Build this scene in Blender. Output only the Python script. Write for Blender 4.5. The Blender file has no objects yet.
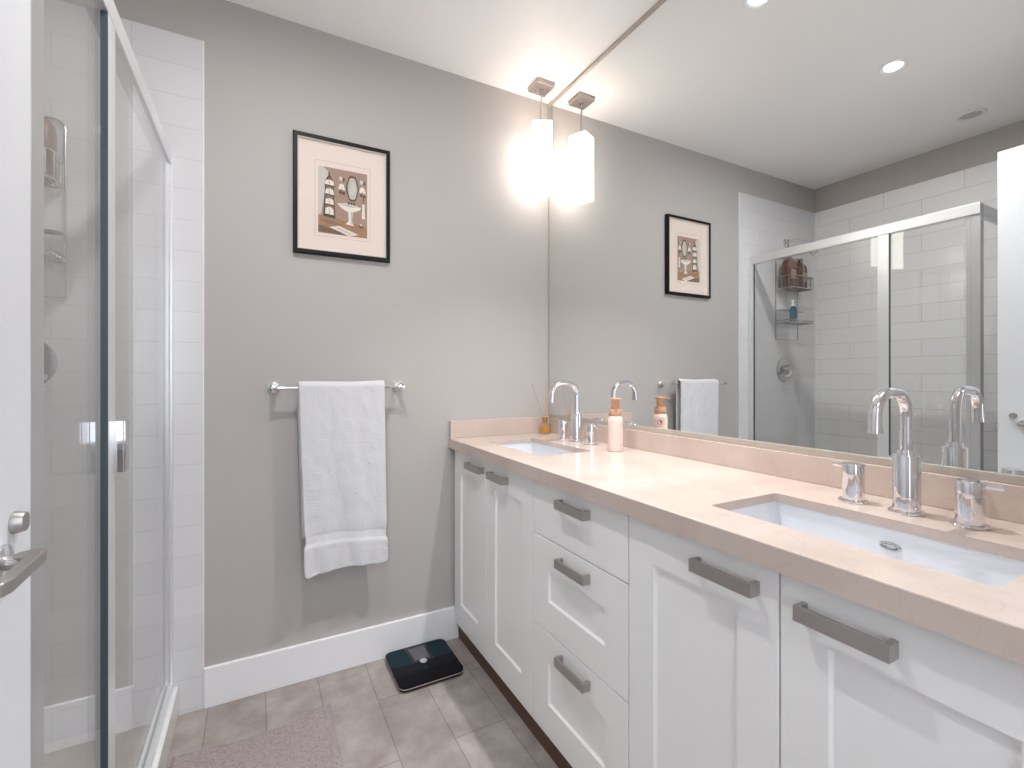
import bpy, bmesh, math, random
from mathutils import Vector, Matrix, noise
from math import pi, sin, cos, radians

S = bpy.context.scene
C = S.collection
random.seed(4)

# ------------------------------------------------------------ camera, world, exposure
F_PX, YAW, HOR, EYE = 472.33, radians(28.282), 375.26, 1.1809
cam_data = bpy.data.cameras.new('camera')
cam = bpy.data.objects.new('camera', cam_data)
C.objects.link(cam)
cam.location = (0, 0, EYE)
cam.rotation_euler = (pi/2, 0, -YAW)
cam_data.sensor_width = 36
cam_data.lens = 36*F_PX/1024
cam_data.shift_y = -(384-HOR)/1024
cam_data.clip_start = 0.01
S.camera = cam

w = bpy.data.worlds.new('world')
S.world = w
w.use_nodes = True
w.node_tree.nodes['Background'].inputs[0].default_value = (0.8, 0.85, 0.9, 1)
w.node_tree.nodes['Background'].inputs[1].default_value = 0.3

S.view_settings.view_transform = 'Standard'
S.view_settings.look = 'None'
S.view_settings.gamma = 1
S.view_settings.use_curve_mapping = False
S.view_settings.exposure = 0.29
S.cycles.use_denoising = True
S.cycles.max_bounces = 12
S.cycles.diffuse_bounces = 6
S.cycles.glossy_bounces = 8
S.cycles.transparent_max_bounces = 16
S.cycles.sample_clamp_indirect = 6.0
S.cycles.blur_glossy = 0.5

P_SHADE = 5.3      # pendant shade
P_DOWN = 40.0      # recessed downlight lens
W_DOWN = 7.0       # recessed downlight beam, watts
P_WIN_FILL = 2.25         # fill glow of the added, unseen hallway window
P_HALL_FILL = 14.0      # added hallway lamp, unseen, soft fill

# ------------------------------------------------------------ room numbers (metres)
X0 = 1.2923        # mirror wall
Y0 = 2.0           # far wall
XL = -1.02         # shower side wall
H = 2.541          # ceiling
CT = 0.899         # worktop top
CF = 0.7515        # worktop front
YE = 0.12          # near end of vanity
HB = -1.5          # hallway end


# ------------------------------------------------------------ materials
def lin(c):
    return tuple(((v/255)/12.92 if v/255 <= 0.04045 else ((v/255+0.055)/1.055)**2.4) for v in c)+(1,)


def mat(name, rgb, rough=0.5, metal=0.0, bump=None, var=None, coat=0.0, spec=None, sheen=0):
    m = bpy.data.materials.new(name)
    m.use_nodes = True
    nt = m.node_tree
    b = nt.nodes['Principled BSDF']
    b.inputs['Base Color'].default_value = lin(rgb)
    b.inputs['Roughness'].default_value = rough
    b.inputs['Metallic'].default_value = metal
    if coat:
        b.inputs['Coat Weight'].default_value = coat
        b.inputs['Coat Roughness'].default_value = 0.05
    if spec is not None:
        b.inputs['Specular IOR Level'].default_value = spec
    if sheen:
        b.inputs['Sheen Weight'].default_value = sheen
    if bump or var:
        g = nt.nodes.new('ShaderNodeNewGeometry')
    if bump:                      # (scale, strength, distance)
        n = nt.nodes.new('ShaderNodeTexNoise')
        n.inputs['Scale'].default_value = bump[0]
        n.inputs['Detail'].default_value = 4
        nt.links.new(g.outputs['Position'], n.inputs['Vector'])
        bp = nt.nodes.new('ShaderNodeBump')
        bp.inputs['Strength'].default_value = bump[1]
        bp.inputs['Distance'].default_value = bump[2]
        nt.links.new(n.outputs['Fac'], bp.inputs['Height'])
        nt.links.new(bp.outputs['Normal'], b.inputs['Normal'])
    if var:                       # (scale, rgb2, lo, hi)
        n = nt.nodes.new('ShaderNodeTexNoise')
        n.inputs['Scale'].default_value = var[0]
        n.inputs['Detail'].default_value = 5
        nt.links.new(g.outputs['Position'], n.inputs['Vector'])
        r = nt.nodes.new('ShaderNodeValToRGB')
        r.color_ramp.elements[0].position = var[2]
        r.color_ramp.elements[1].position = var[3]
        r.color_ramp.elements[0].color = lin(rgb)
        r.color_ramp.elements[1].color = lin(var[1])
        nt.links.new(n.outputs['Fac'], r.inputs['Fac'])
        nt.links.new(r.outputs['Color'], b.inputs['Base Color'])
    return m


def emat(name, rgb, strength):
    m = bpy.data.materials.new(name)
    m.use_nodes = True
    nt = m.node_tree
    b = nt.nodes['Principled BSDF']
    b.inputs['Base Color'].default_value = lin(rgb)
    b.inputs['Roughness'].default_value = 0.25
    b.inputs['Emission Color'].default_value = lin(rgb)
    b.inputs['Emission Strength'].default_value = strength
    return m


def glass_mat(name, tint, f0=0.04):
    """clear pane: straight-through transmission plus an angle-dependent mirror reflection"""
    m = bpy.data.materials.new(name)
    m.use_nodes = True
    nt = m.node_tree
    nt.nodes.remove(nt.nodes['Principled BSDF'])
    out = nt.nodes['Material Output']
    t = nt.nodes.new('ShaderNodeBsdfTransparent')
    t.inputs[0].default_value = tint
    g = nt.nodes.new('ShaderNodeBsdfGlossy')
    g.inputs['Roughness'].default_value = 0.0
    g.inputs['Color'].default_value = (1, 1, 1, 1)
    geo = nt.nodes.new('ShaderNodeNewGeometry')
    dot = nt.nodes.new('ShaderNodeVectorMath')
    dot.operation = 'DOT_PRODUCT'
    nt.links.new(geo.outputs['Normal'], dot.inputs[0])
    nt.links.new(geo.outputs['Incoming'], dot.inputs[1])

    def mth(op, a, b=None):
        n = nt.nodes.new('ShaderNodeMath')
        n.operation = op
        for i, v in enumerate((a, b)):
            if v is None:
                continue
            if isinstance(v, (int, float)):
                n.inputs[i].default_value = v
            else:
                nt.links.new(v, n.inputs[i])
        return n.outputs[0]
    c = mth('ABSOLUTE', dot.outputs['Value'])
    k = mth('POWER', mth('SUBTRACT', 1.0, c), 5.0)
    fr = mth('ADD', mth('MULTIPLY', k, 1-f0), f0)
    mx = nt.nodes.new('ShaderNodeMixShader')
    nt.links.new(fr, mx.inputs[0])
    nt.links.new(t.outputs[0], mx.inputs[1])
    nt.links.new(g.outputs[0], mx.inputs[2])
    nt.links.new(mx.outputs[0], out.inputs['Surface'])
    return m


def brick_mat(name, axes, shift, bw, rh, mortar, c1, c2, cm, rough, bump=0.3, patch=None):
    """tiles laid in a running bond; axes picks which world axes run along and across the rows"""
    m = bpy.data.materials.new(name)
    m.use_nodes = True
    nt = m.node_tree
    b = nt.nodes['Principled BSDF']
    geo = nt.nodes.new('ShaderNodeNewGeometry')
    sp = nt.nodes.new('ShaderNodeSeparateXYZ')
    nt.links.new(geo.outputs['Position'], sp.inputs[0])
    cb = nt.nodes.new('ShaderNodeCombineXYZ')
    for i in range(2):
        a = nt.nodes.new('ShaderNodeMath')
        a.operation = 'ADD'
        a.inputs[1].default_value = shift[i]
        nt.links.new(sp.outputs[axes[i]], a.inputs[0])
        nt.links.new(a.outputs[0], cb.inputs[i])
    br = nt.nodes.new('ShaderNodeTexBrick')
    br.offset = 0.5
    br.inputs['Scale'].default_value = 1
    br.inputs['Brick Width'].default_value = bw
    br.inputs['Row Height'].default_value = rh
    br.inputs['Mortar Size'].default_value = mortar
    br.inputs['Mortar Smooth'].default_value = 0.2
    br.inputs['Bias'].default_value = 0
    br.inputs['Color1'].default_value = lin(c1)
    br.inputs['Color2'].default_value = lin(c2)
    br.inputs['Mortar'].default_value = lin(cm)
    nt.links.new(cb.outputs[0], br.inputs['Vector'])
    col = br.outputs['Color']
    if patch:
        n = nt.nodes.new('ShaderNodeTexNoise')
        n.inputs['Scale'].default_value = 9
        n.inputs['Detail'].default_value = 7
        n.inputs['Roughness'].default_value = 0.6
        nt.links.new(geo.outputs['Position'], n.inputs['Vector'])
        r = nt.nodes.new('ShaderNodeValToRGB')
        r.color_ramp.elements[0].position = 0.3
        r.color_ramp.elements[1].position = 0.7
        r.color_ramp.elements[0].color = lin(patch[0])
        r.color_ramp.elements[1].color = lin(patch[1])
        nt.links.new(n.outputs['Fac'], r.inputs['Fac'])
        mx = nt.nodes.new('ShaderNodeMix')
        mx.data_type = 'RGBA'
        mx.blend_type = 'MULTIPLY'
        mx.inputs[0].default_value = 1
        nt.links.new(col, mx.inputs[6])
        nt.links.new(r.outputs['Color'], mx.inputs[7])
        col = mx.outputs[2]
    nt.links.new(col, b.inputs['Base Color'])
    b.inputs['Roughness'].default_value = rough
    iv = nt.nodes.new('ShaderNodeMath')
    iv.operation = 'SUBTRACT'
    iv.inputs[0].default_value = 1
    nt.links.new(br.outputs['Fac'], iv.inputs[1])
    bp = nt.nodes.new('ShaderNodeBump')
    bp.inputs['Strength'].default_value = bump
    bp.inputs['Distance'].default_value = 0.001
    nt.links.new(iv.outputs[0], bp.inputs['Height'])
    nt.links.new(bp.outputs['Normal'], b.inputs['Normal'])
    return m


def stone_mat():
    m = mat('cream_marble', (210, 190, 175), 0.16)
    nt = m.node_tree
    b = nt.nodes['Principled BSDF']
    geo = nt.nodes.new('ShaderNodeNewGeometry')
    n = nt.nodes.new('ShaderNodeTexNoise')
    n.inputs['Scale'].default_value = 5
    n.inputs['Detail'].default_value = 6
    n.inputs['Distortion'].default_value = 0.6
    nt.links.new(geo.outputs['Position'], n.inputs['Vector'])
    r = nt.nodes.new('ShaderNodeValToRGB')
    e = r.color_ramp.elements
    e[0].position, e[0].color = 0.3, lin((192, 174, 164))
    e[1].position, e[1].color = 0.7, lin((205, 190, 181))
    nt.links.new(n.outputs['Fac'], r.inputs['Fac'])
    v = nt.nodes.new('ShaderNodeTexNoise')
    v.inputs['Scale'].default_value = 14
    v.inputs['Detail'].default_value = 8
    v.inputs['Distortion'].default_value = 1.4
    nt.links.new(geo.outputs['Position'], v.inputs['Vector'])
    r2 = nt.nodes.new('ShaderNodeValToRGB')
    e = r2.color_ramp.elements
    e[0].position, e[0].color = 0.475, (0, 0, 0, 1)
    e[1].position, e[1].color = 0.5, (1, 1, 1, 1)
    x = r2.color_ramp.elements.new(0.525)
    x.color = (0, 0, 0, 1)
    nt.links.new(v.outputs['Fac'], r2.inputs['Fac'])
    k = nt.nodes.new('ShaderNodeMath')
    k.operation = 'MULTIPLY'
    k.inputs[1].default_value = 0.15
    nt.links.new(r2.outputs['Color'], k.inputs[0])
    mx = nt.nodes.new('ShaderNodeMix')
    mx.data_type = 'RGBA'
    nt.links.new(k.outputs[0], mx.inputs[0])
    nt.links.new(r.outputs['Color'], mx.inputs[6])
    mx.inputs[7].default_value = lin((172, 148, 134))
    nt.links.new(mx.outputs[2], b.inputs['Base Color'])
    return m


M = dict(
    wall=mat('greige_wall_paint', (182, 178, 175), 0.6, bump=(160, 0.08, 0.002)),
    ceiling=mat('white_ceiling_paint', (250, 250, 249), 0.45),
    white=mat('white_trim_paint', (238, 238, 240), 0.35),
    door=mat('white_door_paint', (226, 229, 234), 0.6, spec=0.2),
    cab=mat('white_cabinet_lacquer', (240, 240, 239), 0.38),
    gap=mat('cabinet_inside', (120, 116, 110), 0.7),
    toe=mat('brown_toe_kick', (92, 68, 54), 0.6),
    stone=stone_mat(),
    porcelain=mat('white_porcelain', (222, 224, 229), 0.08, coat=0.5),
    chrome=mat('chrome', (235, 235, 238), 0.04, 1.0),
    dull_chrome=mat('satin_chrome', (190, 190, 190), 0.22, 1.0),
    nickel=mat('brushed_nickel_pull', (182, 178, 175), 0.4, 1.0),
    canopy=mat('brushed_nickel_canopy', (178, 170, 167), 0.3, 1.0),
    alu=mat('anodised_aluminium', (228, 229, 231), 0.32, 0.55),
    alu_post=mat('brushed_post_aluminium', (196, 197, 199), 0.35, 0.6),
    alu_dark=mat('seal_and_dark_reflection', (70, 82, 90), 0.5),  # rubber of the seals; on the stile, a dark reflection as colour
    strip=mat('mirror_edge_strip', (186, 178, 168), 0.4, 0.3),
    mirror=mat('mirror_silver', (240, 242, 241), 0.0, 1.0),
    glass=glass_mat('shower_glass', (0.992, 0.996, 0.995, 1)),
    pic_glass=glass_mat('picture_glass', (0.99, 0.99, 0.99, 1), 0.02),
    bottle_glass=glass_mat('clear_bottle_glass', (0.93, 0.9, 0.86, 1)),
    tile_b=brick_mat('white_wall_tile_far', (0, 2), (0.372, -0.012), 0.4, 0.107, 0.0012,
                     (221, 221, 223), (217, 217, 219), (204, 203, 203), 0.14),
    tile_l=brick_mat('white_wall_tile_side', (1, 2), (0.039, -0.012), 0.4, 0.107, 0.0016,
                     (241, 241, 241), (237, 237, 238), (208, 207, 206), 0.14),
    floor=brick_mat('brown_stone_plank_tile', (1, 0), (-0.24, -0.025), 0.6, 0.18, 0.0016,
                    (177, 172, 170), (166, 161, 159), (134, 127, 123), 0.42, 0.25,
                    ((205, 198, 192), (255, 250, 246))),
    curb=mat('white_curb', (228, 228, 226), 0.08),
    curb_side=mat('grey_curb_side', (196, 194, 186), 0.2),
    black=mat('black_frame', (18, 17, 20), 0.45, spec=0.25),
    mat_board=mat('cream_mat_board', (234, 219, 209), 0.8),
    lip=mat('frame_silver_lip', (205, 196, 186), 0.4),
    towel=mat('white_terry', (217, 217, 220), 0.95, bump=(330, 0.9, 0.004), sheen=0.3),
    band=mat('white_towel_border', (218, 218, 221), 0.8, bump=(120, 0.2, 0.001)),
    rug=mat('mauve_grey_rug', (186, 170, 171), 1.0, bump=(420, 1.0, 0.006),
            var=(130, (158, 142, 144), 0.4, 0.7), sheen=0.3),
    scale=mat('blue_black_glass', (7, 9, 18), 0.12, spec=0.12),
    scale_teal=mat('teal_black_glass', (8, 36, 47), 0.16, spec=0.15),
    scale_line=mat('scale_seam', (4, 6, 9), 0.3),
    scale_disp=mat('scale_display', (84, 78, 90), 0.2),
    scale_base=mat('scale_base', (190, 170, 160), 0.4),
    silver=mat('silver_button', (205, 208, 212), 0.3, 0.6),
    bamboo=mat('bamboo', (204, 160, 128), 0.5, var=(60, (188, 142, 110), 0.4, 0.7)),
    soap=mat('blush_bottle', (226, 205, 197), 0.4),
    emblem=mat('rose_emblem', (188, 120, 118), 0.5),
    print_text=mat('bottle_lettering', (196, 166, 156), 0.5),
    reed=mat('rattan_reed', (196, 160, 128), 0.8),
    amber=mat('amber_oil', (214, 160, 66), 0.15),
    gold=mat('gold_cap', (206, 156, 66), 0.22, 0.9),
    brown_bottle=mat('brown_plastic_bottle', (104, 62, 48), 0.25),
    dark_bottle=mat('dark_brown_plastic_bottle', (92, 50, 40), 0.25),
    dark_cap=mat('dark_cap', (50, 42, 40), 0.4),
    pale_label=mat('pale_label', (158, 128, 114), 0.6),
    blue_bottle=mat('blue_bottle', (30, 92, 120), 0.2),
    tray=mat('shower_tray', (214, 212, 208), 0.35),
    grille=mat('vent_mesh', (196, 196, 194), 0.7),
    shade=emat('lit_white_glass', (255, 246, 238), P_SHADE),
    lens=emat('lit_lens', (255, 253, 250), P_DOWN),
    fill_pane=emat('window_fill_glow', (238, 245, 255), P_WIN_FILL),
    hall_fill=emat('hall_fill_glow', (244, 248, 255), P_HALL_FILL),
)


# ------------------------------------------------------------ helpers
def world_of(o):
    v = Vector(o.location)
    while o.parent:
        o = o.parent
        v += o.location
    return v


def obj(name, bm, m, parent=None, smooth=False, local=False, auto=True):
    bmesh.ops.recalc_face_normals(bm, faces=bm.faces[:])
    me = bpy.data.meshes.new(name)
    bm.to_mesh(me)
    bm.free()
    o = bpy.data.objects.new(name, me)
    C.objects.link(o)
    for mm in (m if isinstance(m, (list, tuple)) else [m]):
        me.materials.append(mm)
    if smooth:
        for p in me.polygons:
            p.use_smooth = True
        if auto:
            try:
                me.set_sharp_from_angle(angle=radians(38))
            except Exception:
                pass
    if parent:
        o.parent = parent
        if not local:
            o.location = -world_of(parent)
    return o


def thing(name, label, cat, loc, group=None, kind=None):
    o = bpy.data.objects.new(name, None)
    C.objects.link(o)
    o.empty_display_size = 0.05
    o.location = loc
    o['label'] = label
    o['category'] = cat
    if group:
        o['group'] = group
    if kind:
        o['kind'] = kind
    return o


def tag(o, label, cat, group=None, kind=None):
    o['label'] = label
    o['category'] = cat
    if group:
        o['group'] = group
    if kind:
        o['kind'] = kind
    return o


def rebase(o):
    """puts the origin of a one-mesh thing at the middle of its base"""
    vs = [v.co for v in o.data.vertices]
    lo = Vector((min(v.x for v in vs), min(v.y for v in vs), min(v.z for v in vs)))
    hi = Vector((max(v.x for v in vs), max(v.y for v in vs), max(v.z for v in vs)))
    b = Vector(((lo.x+hi.x)/2, (lo.y+hi.y)/2, lo.z))
    for v in o.data.vertices:
        v.co -= b
    o.location = b
    return o


def struct(name, bm, m, parent=None, smooth=False):
    o = obj(name, bm, m, parent, smooth)
    if not parent:
        o['kind'] = 'structure'
    return o


def box(bm, x0, x1, y0, y1, z0, z1, bev=0.0, mi=0, seg=2):
    t = bmesh.new()
    bmesh.ops.create_cube(t, size=1)
    bmesh.ops.scale(t, vec=(x1-x0, y1-y0, z1-z0), verts=t.verts)
    bmesh.ops.translate(t, vec=((x0+x1)/2, (y0+y1)/2, (z0+z1)/2), verts=t.verts)
    if bev:
        bmesh.ops.bevel(t, geom=t.edges[:], offset=bev, segments=seg, profile=0.5, affect='EDGES')
    merge(bm, t, mi)


def merge(bm, t, mi=0, mx=None):
    if mx is not None:
        bmesh.ops.transform(t, matrix=mx, verts=t.verts)
    vm = {}
    for v in t.verts:
        vm[v] = bm.verts.new(v.co)
    for f in t.faces:
        try:
            nf = bm.faces.new([vm[v] for v in f.verts])
            nf.material_index = mi if mi else f.material_index
            nf.smooth = f.smooth
        except ValueError:
            pass
    t.free()


def B():
    return bmesh.new()


def bx(*a, **k):
    bm = B()
    box(bm, *a, **k)
    return bm


def lathe(bm, prof, c=(0, 0, 0), axis='z', seg=32, mi=0):
    """prof = [(radius, height)...] turned around an axis through c"""
    rings = []
    for r, h in prof:
        ring = []
        for i in range(seg):
            a = 2*pi*i/seg
            p = (r*cos(a), r*sin(a), h)
            if axis == 'x':
                p = (h, r*cos(a), r*sin(a))
            elif axis == 'y':
                p = (r*cos(a), h, r*sin(a))
            ring.append(bm.verts.new((p[0]+c[0], p[1]+c[1], p[2]+c[2])))
        rings.append(ring)
    for a, b in zip(rings, rings[1:]):
        for i in range(seg):
            f = bm.faces.new((a[i], a[(i+1) % seg], b[(i+1) % seg], b[i]))
            f.material_index = mi
    for r in (rings[0], rings[-1]):
        f = bm.faces.new(r)
        f.material_index = mi


def tube(bm, pts, r, seg=12, caps=True, closed=False):
    """round bar along a polyline"""
    pts = [Vector(p) for p in pts]
    n = len(pts)
    rings = []
    up = None
    for i, p in enumerate(pts):
        if closed:
            t = (pts[(i+1) % n]-pts[i-1]).normalized()
        elif i == 0:
            t = (pts[1]-p).normalized()
        elif i == n-1:
            t = (p-pts[i-1]).normalized()
        else:
            t = ((pts[i+1]-p).normalized()+(p-pts[i-1]).normalized()).normalized()
        if up is None:
            up = Vector((0, 0, 1)) if abs(t.z) < 0.9 else Vector((1, 0, 0))
        s = t.cross(up)
        if s.length < 1e-4:
            s = t.cross(Vector((0, 1, 0)))
        s.normalize()
        up = s.cross(t).normalized()
        rr = r[i] if isinstance(r, (list, tuple)) else r
        rings.append([bm.verts.new(p+s*rr*cos(2*pi*k/seg)+up*rr*sin(2*pi*k/seg)) for k in range(seg)])
    pairs = list(zip(rings, rings[1:]))
    if closed:
        pairs.append((rings[-1], rings[0]))
    for a, b in pairs:
        for k in range(seg):
            bm.faces.new((a[k], a[(k+1) % seg], b[(k+1) % seg], b[k]))
    if caps and not closed:
        bm.faces.new(rings[0])
        bm.faces.new(rings[-1])


def arc(c, r, a0, a1, n, plane='xz'):
    out = []
    for i in range(n+1):
        a = radians(a0+(a1-a0)*i/n)
        u, v = r*cos(a), r*sin(a)
        out.append({'xz': (c[0]+u, c[1], c[2]+v), 'yz': (c[0], c[1]+u, c[2]+v), 'xy': (c[0]+u, c[1]+v, c[2])}[plane])
    return out


def rrect(x0, x1, y0, y1, r, n=5):
    pts = []
    for cx, cy, a in ((x1-r, y1-r, 0), (x0+r, y1-r, 90), (x0+r, y0+r, 180), (x1-r, y0+r, 270)):
        for i in range(n+1):
            t = radians(a+90*i/n)
            pts.append((cx+r*cos(t), cy+r*sin(t)))
    return pts


def prism(bm, pts, z0, z1, mi=0):
    a = [bm.verts.new((x, y, z0)) for x, y in pts]
    b = [bm.verts.new((x, y, z1)) for x, y in pts]
    n = len(pts)
    fs = [bm.faces.new(a), bm.faces.new(b)]
    for i in range(n):
        fs.append(bm.faces.new((a[i], a[(i+1) % n], b[(i+1) % n], b[i])))
    for f in fs:
        f.material_index = mi


def bevel_mod(o, wd, seg=2):
    m = o.modifiers.new('bevel', 'BEVEL')
    m.width = wd
    m.segments = seg
    m.limit_method = 'ANGLE'
    m.angle_limit = radians(40)
    return o


def dup(root, loc, label, group=None):
    """a copy of a thing with copies of its parts and sub-parts"""
    r = root.copy()
    C.objects.link(r)
    r.location = loc
    r['label'] = label
    if group:
        r['group'] = group
    for ch in list(root.children):
        c = ch.copy()
        C.objects.link(c)
        c.parent = r
        for g in ch.children:
            d = g.copy()
            C.objects.link(d)
            d.parent = c
    return r


# ------------------------------------------------------------ room shell
TH = 0.12
struct('floor', bx(XL-TH, X0+TH, HB-TH, Y0+TH, -0.08, 0), M['floor'])
struct('ceiling', bx(XL-TH, X0+TH, HB-TH, Y0+TH, H, H+0.08), M['ceiling'])
wall_back = struct('wall_back', bx(XL, X0, Y0, Y0+TH, 0, H), M['wall'])
wall_left = struct('wall_left', bx(XL-TH, XL, HB, Y0+TH, 0, H), M['wall'])
struct('wall_right', bx(X0, X0+TH, HB, Y0+TH, 0, H), M['wall'])
struct('wall_hall', bx(XL-TH, X0+TH, HB-TH, HB, 0, H), M['wall'])
# added glowing window behind the camera, unseen, gives soft frontal fill
wn = struct('added_window_1', bx(-0.75, 0.95, HB, HB+0.012, 0.75, 2.25), M['fill_pane'])
bm = B()
for a in ((-0.81, -0.75, 0.69, 2.31), (0.95, 1.01, 0.69, 2.31), (-0.75, 0.95, 0.69, 0.75), (-0.75, 0.95, 2.25, 2.31), (0.08, 0.12, 0.75, 2.25)):
    box(bm, a[0], a[1], HB, HB+0.03, a[2], a[3], bev=0.002)
obj('added_window_frame', bm, M['white'], wn)
# wall with the doorway the picture is taken from
bm = B()
box(bm, XL, -0.30, -0.06, 0.04, 0, H)
box(bm, 0.80, X0, -0.06, 0.04, 0, H)
box(bm, -0.30, 0.80, -0.06, 0.04, 2.19, H)
struct('wall_front', bm, M['wall'])
# white tiling up to 2.366 m, with a slim edge trim
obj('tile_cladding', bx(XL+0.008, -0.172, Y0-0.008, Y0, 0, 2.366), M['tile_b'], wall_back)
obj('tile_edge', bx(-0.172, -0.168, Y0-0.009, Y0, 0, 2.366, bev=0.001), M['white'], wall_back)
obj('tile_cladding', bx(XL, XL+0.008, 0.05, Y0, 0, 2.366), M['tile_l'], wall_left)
struct('baseboard_back', bx(-0.168, 0.7965, Y0-0.015, Y0, 0, 0.142, bev=0.0025), M['white'])
struct('trim_1', bx(X0-0.012, X0, YE, Y0-0.0, H-0.016, H, bev=0.002), M['strip'])

# ------------------------------------------------------------ room door, open beside the camera
DX = -0.250
dr = struct('door_1', bx(DX-0.036, DX, 0.045, 0.806, 0.01, 2.147, bev=0.0018), M['door'])
LZ = 0.974
bm = B()
lathe(bm, [(0.0, 0), (0.020, 0), (0.021, 0.003), (0.020, 0.006), (0.011, 0.008), (0.0, 0.008)], (DX, 0.722, LZ), 'x')
obj('lever_rose', bm, M['chrome'], dr, True)
bm = B()
tube(bm, [(DX+0.005, 0.722, LZ), (DX+0.024, 0.722, LZ)], 0.0085, 16)
prism(bm, [(DX+0.012, 0.716), (DX+0.012, 0.731), (DX+0.026, 0.740), (DX+0.034, 0.738), (DX+0.037, 0.730), (DX+0.039, 0.640),
           (DX+0.036, 0.628), (DX+0.020, 0.624), (DX+0.020, 0.634), (DX+0.026, 0.640), (DX+0.024, 0.712)], LZ-0.006, LZ+0.008)
lv = obj('lever', bm, M['nickel'], dr)
bevel_mod(lv, 0.002)
bm = B()
lathe(bm, [(0.0, 0), (0.0130, 0), (0.0130, 0.004), (0.011, 0.011), (0.0, 0.012)], (DX, 0.757, 1.010), 'x', 24)
obj('privacy_button', bm, M['nickel'], dr, True)
bm = B()
box(bm, DX-0.028, DX-0.010, 0.806, 0.8085, 0.90, 1.01, bev=0.0008)
box(bm, DX-0.026, DX-0.012, 0.8085, 0.817, 0.946, 0.968, bev=0.002)
obj('latch', bm, M['dull_chrome'], dr)

# ------------------------------------------------------------ mirror
t = thing('wall_mirror', 'huge frameless wall mirror above the vanity worktop reaching the ceiling', 'mirror', (X0, 1.05, 0.968))
obj('mirror_glass', bx(X0-0.006, X0, YE, Y0-0.012, 0.986, H-0.016), M['mirror'], t)
obj('bottom_channel', bx(X0-0.009, X0, YE, Y0-0.012, 0.970, 0.9885, bev=0.0015), M['strip'], t)
obj('side_channel', bx(X0-0.009, X0, Y0-0.012, Y0, 0.970, H-0.016, bev=0.0015), M['strip'], t)

# ------------------------------------------------------------ vanity cabinets
XF, XB = 0.775, 1.289        # door faces, back
ZB, ZT = 0.092, 0.850


def shaker(y0, y1, z0, z1, rail, plain=False):
    """a framed front with a recessed flat panel, lying in the XF plane"""
    bm = B()
    g = 0.0015
    y0 += g; y1 -= g; z0 += g; z1 -= g
    if plain:
        box(bm, XF, XF+0.019, y0, y1, z0, z1, bev=0.0015)
        return bm
    ry = rail if not isinstance(rail, tuple) else rail[0]
    rz = rail if not isinstance(rail, tuple) else rail[1]
    outer = [(y0, z0), (y1, z0), (y1, z1), (y0, z1)]
    ins = [(y0+ry, z0+rz), (y1-ry, z0+rz), (y1-ry, z1-rz), (y0+ry, z1-rz)]
    s = 0.004
    inn = [(y0+ry+s, z0+rz+s), (y1-ry-s, z0+rz+s), (y1-ry-s, z1-rz-s), (y0+ry+s, z1-rz-s)]
    b = 0.0012
    ofr = [(y0+b, z0+b), (y1-b, z0+b), (y1-b, z1-b), (y0+b, z1-b)]
    rows = [[(XF+0.019, *p) for p in outer], [(XF+b, *p) for p in outer], [(XF, *p) for p in ofr],
            [(XF, *p) for p in ins], [(XF+0.0075, *p) for p in inn]]
    vs = [[bm.verts.new(p) for p in r] for r in rows]
    for a, c in zip(vs, vs[1:]):
        for i in range(4):
            bm.faces.new((a[i], a[(i+1) % 4], c[(i+1) % 4], c[i]))
    bm.faces.new(vs[-1])
    bm.faces.new(vs[0])
    return bm


def pull(front, y0, y1, zc):
    """square bar pull with two returns"""
    bm = B()
    h = 0.0125
    box(bm, XF-0.027, XF-0.019, y0, y1, zc-h, zc+h, bev=0.001)
    box(bm, XF-0.020, XF, y0, y0+0.009, zc-h, zc+h, bev=0.001)
    box(bm, XF-0.020, XF, y1-0.009, y1, zc-h, zc+h, bev=0.001)
    obj('pull_handle', bm, M['nickel'], front)


def cabinet(name, label, y0, y1, toe=True):
    t = thing(name, label, 'cabinet', ((XF+XB)/2, (y0+y1)/2, 0), 'vanity cabinets under the worktop')
    bm = B()
    d = XF+0.020
    box(bm, d, XB, y0, y0+0.016, ZB, ZT)
    box(bm, d, XB, y1-0.016, y1, ZB, ZT)
    box(bm, d, XB, y0+0.016, y1-0.016, ZB, ZB+0.016)
    box(bm, XB-0.008, XB, y0+0.016, y1-0.016, ZB+0.016, ZT)
    obj('carcass', bm, M['cab'], t)
    obj('toe_kick', bx(XF+0.022, XF+0.040, y0, y1, 0, ZB), M['toe'], t)
    obj('bottom_rail', bx(XF+0.003, XF+0.0195, y0, y1, ZB-0.012, ZB-0.0002), M['cab'], t)
    return t


cl = cabinet('vanity_cabinet', 'white two-door vanity cabinet under the far sink, against the far wall', 1.296, 1.984)
d = obj('cabinet_door', shaker(1.655, 1.984, ZB, ZT, (0.072, 0.09)), M['cab'], cl)
pull(d, 1.670, 1.812, 0.809)
d = obj('cabinet_door', shaker(1.296, 1.655, ZB, ZT, (0.079, 0.09)), M['cab'], cl)
pull(d, 1.468, 1.598, 0.808)
cd = cabinet('drawer_cabinet', 'white vanity cabinet of three stacked drawers between the two sink cabinets', 0.857, 1.296)
d = obj('drawer', shaker(0.857, 1.296, 0.683, ZT, 0, True), M['cab'], cd)
pull(d, 1.002, 1.138, 0.810)
d = obj('drawer', shaker(0.857, 1.296, 0.400, 0.683, (0.085, 0.092)), M['cab'], cd)
pull(d, 1.002, 1.138, 0.640)
d = obj('drawer', shaker(0.857, 1.296, ZB, 0.400, (0.085, 0.088)), M['cab'], cd)
pull(d, 1.002, 1.138, 0.358)
cr = cabinet('vanity_cabinet', 'white two-door vanity cabinet under the near sink, at right edge of the photo', YE+0.003, 0.857)
d = obj('cabinet_door', shaker(0.488, 0.857, ZB, ZT, (0.079, 0.09)), M['cab'], cr)
pull(d, 0.523, 0.656, 0.807)
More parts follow.
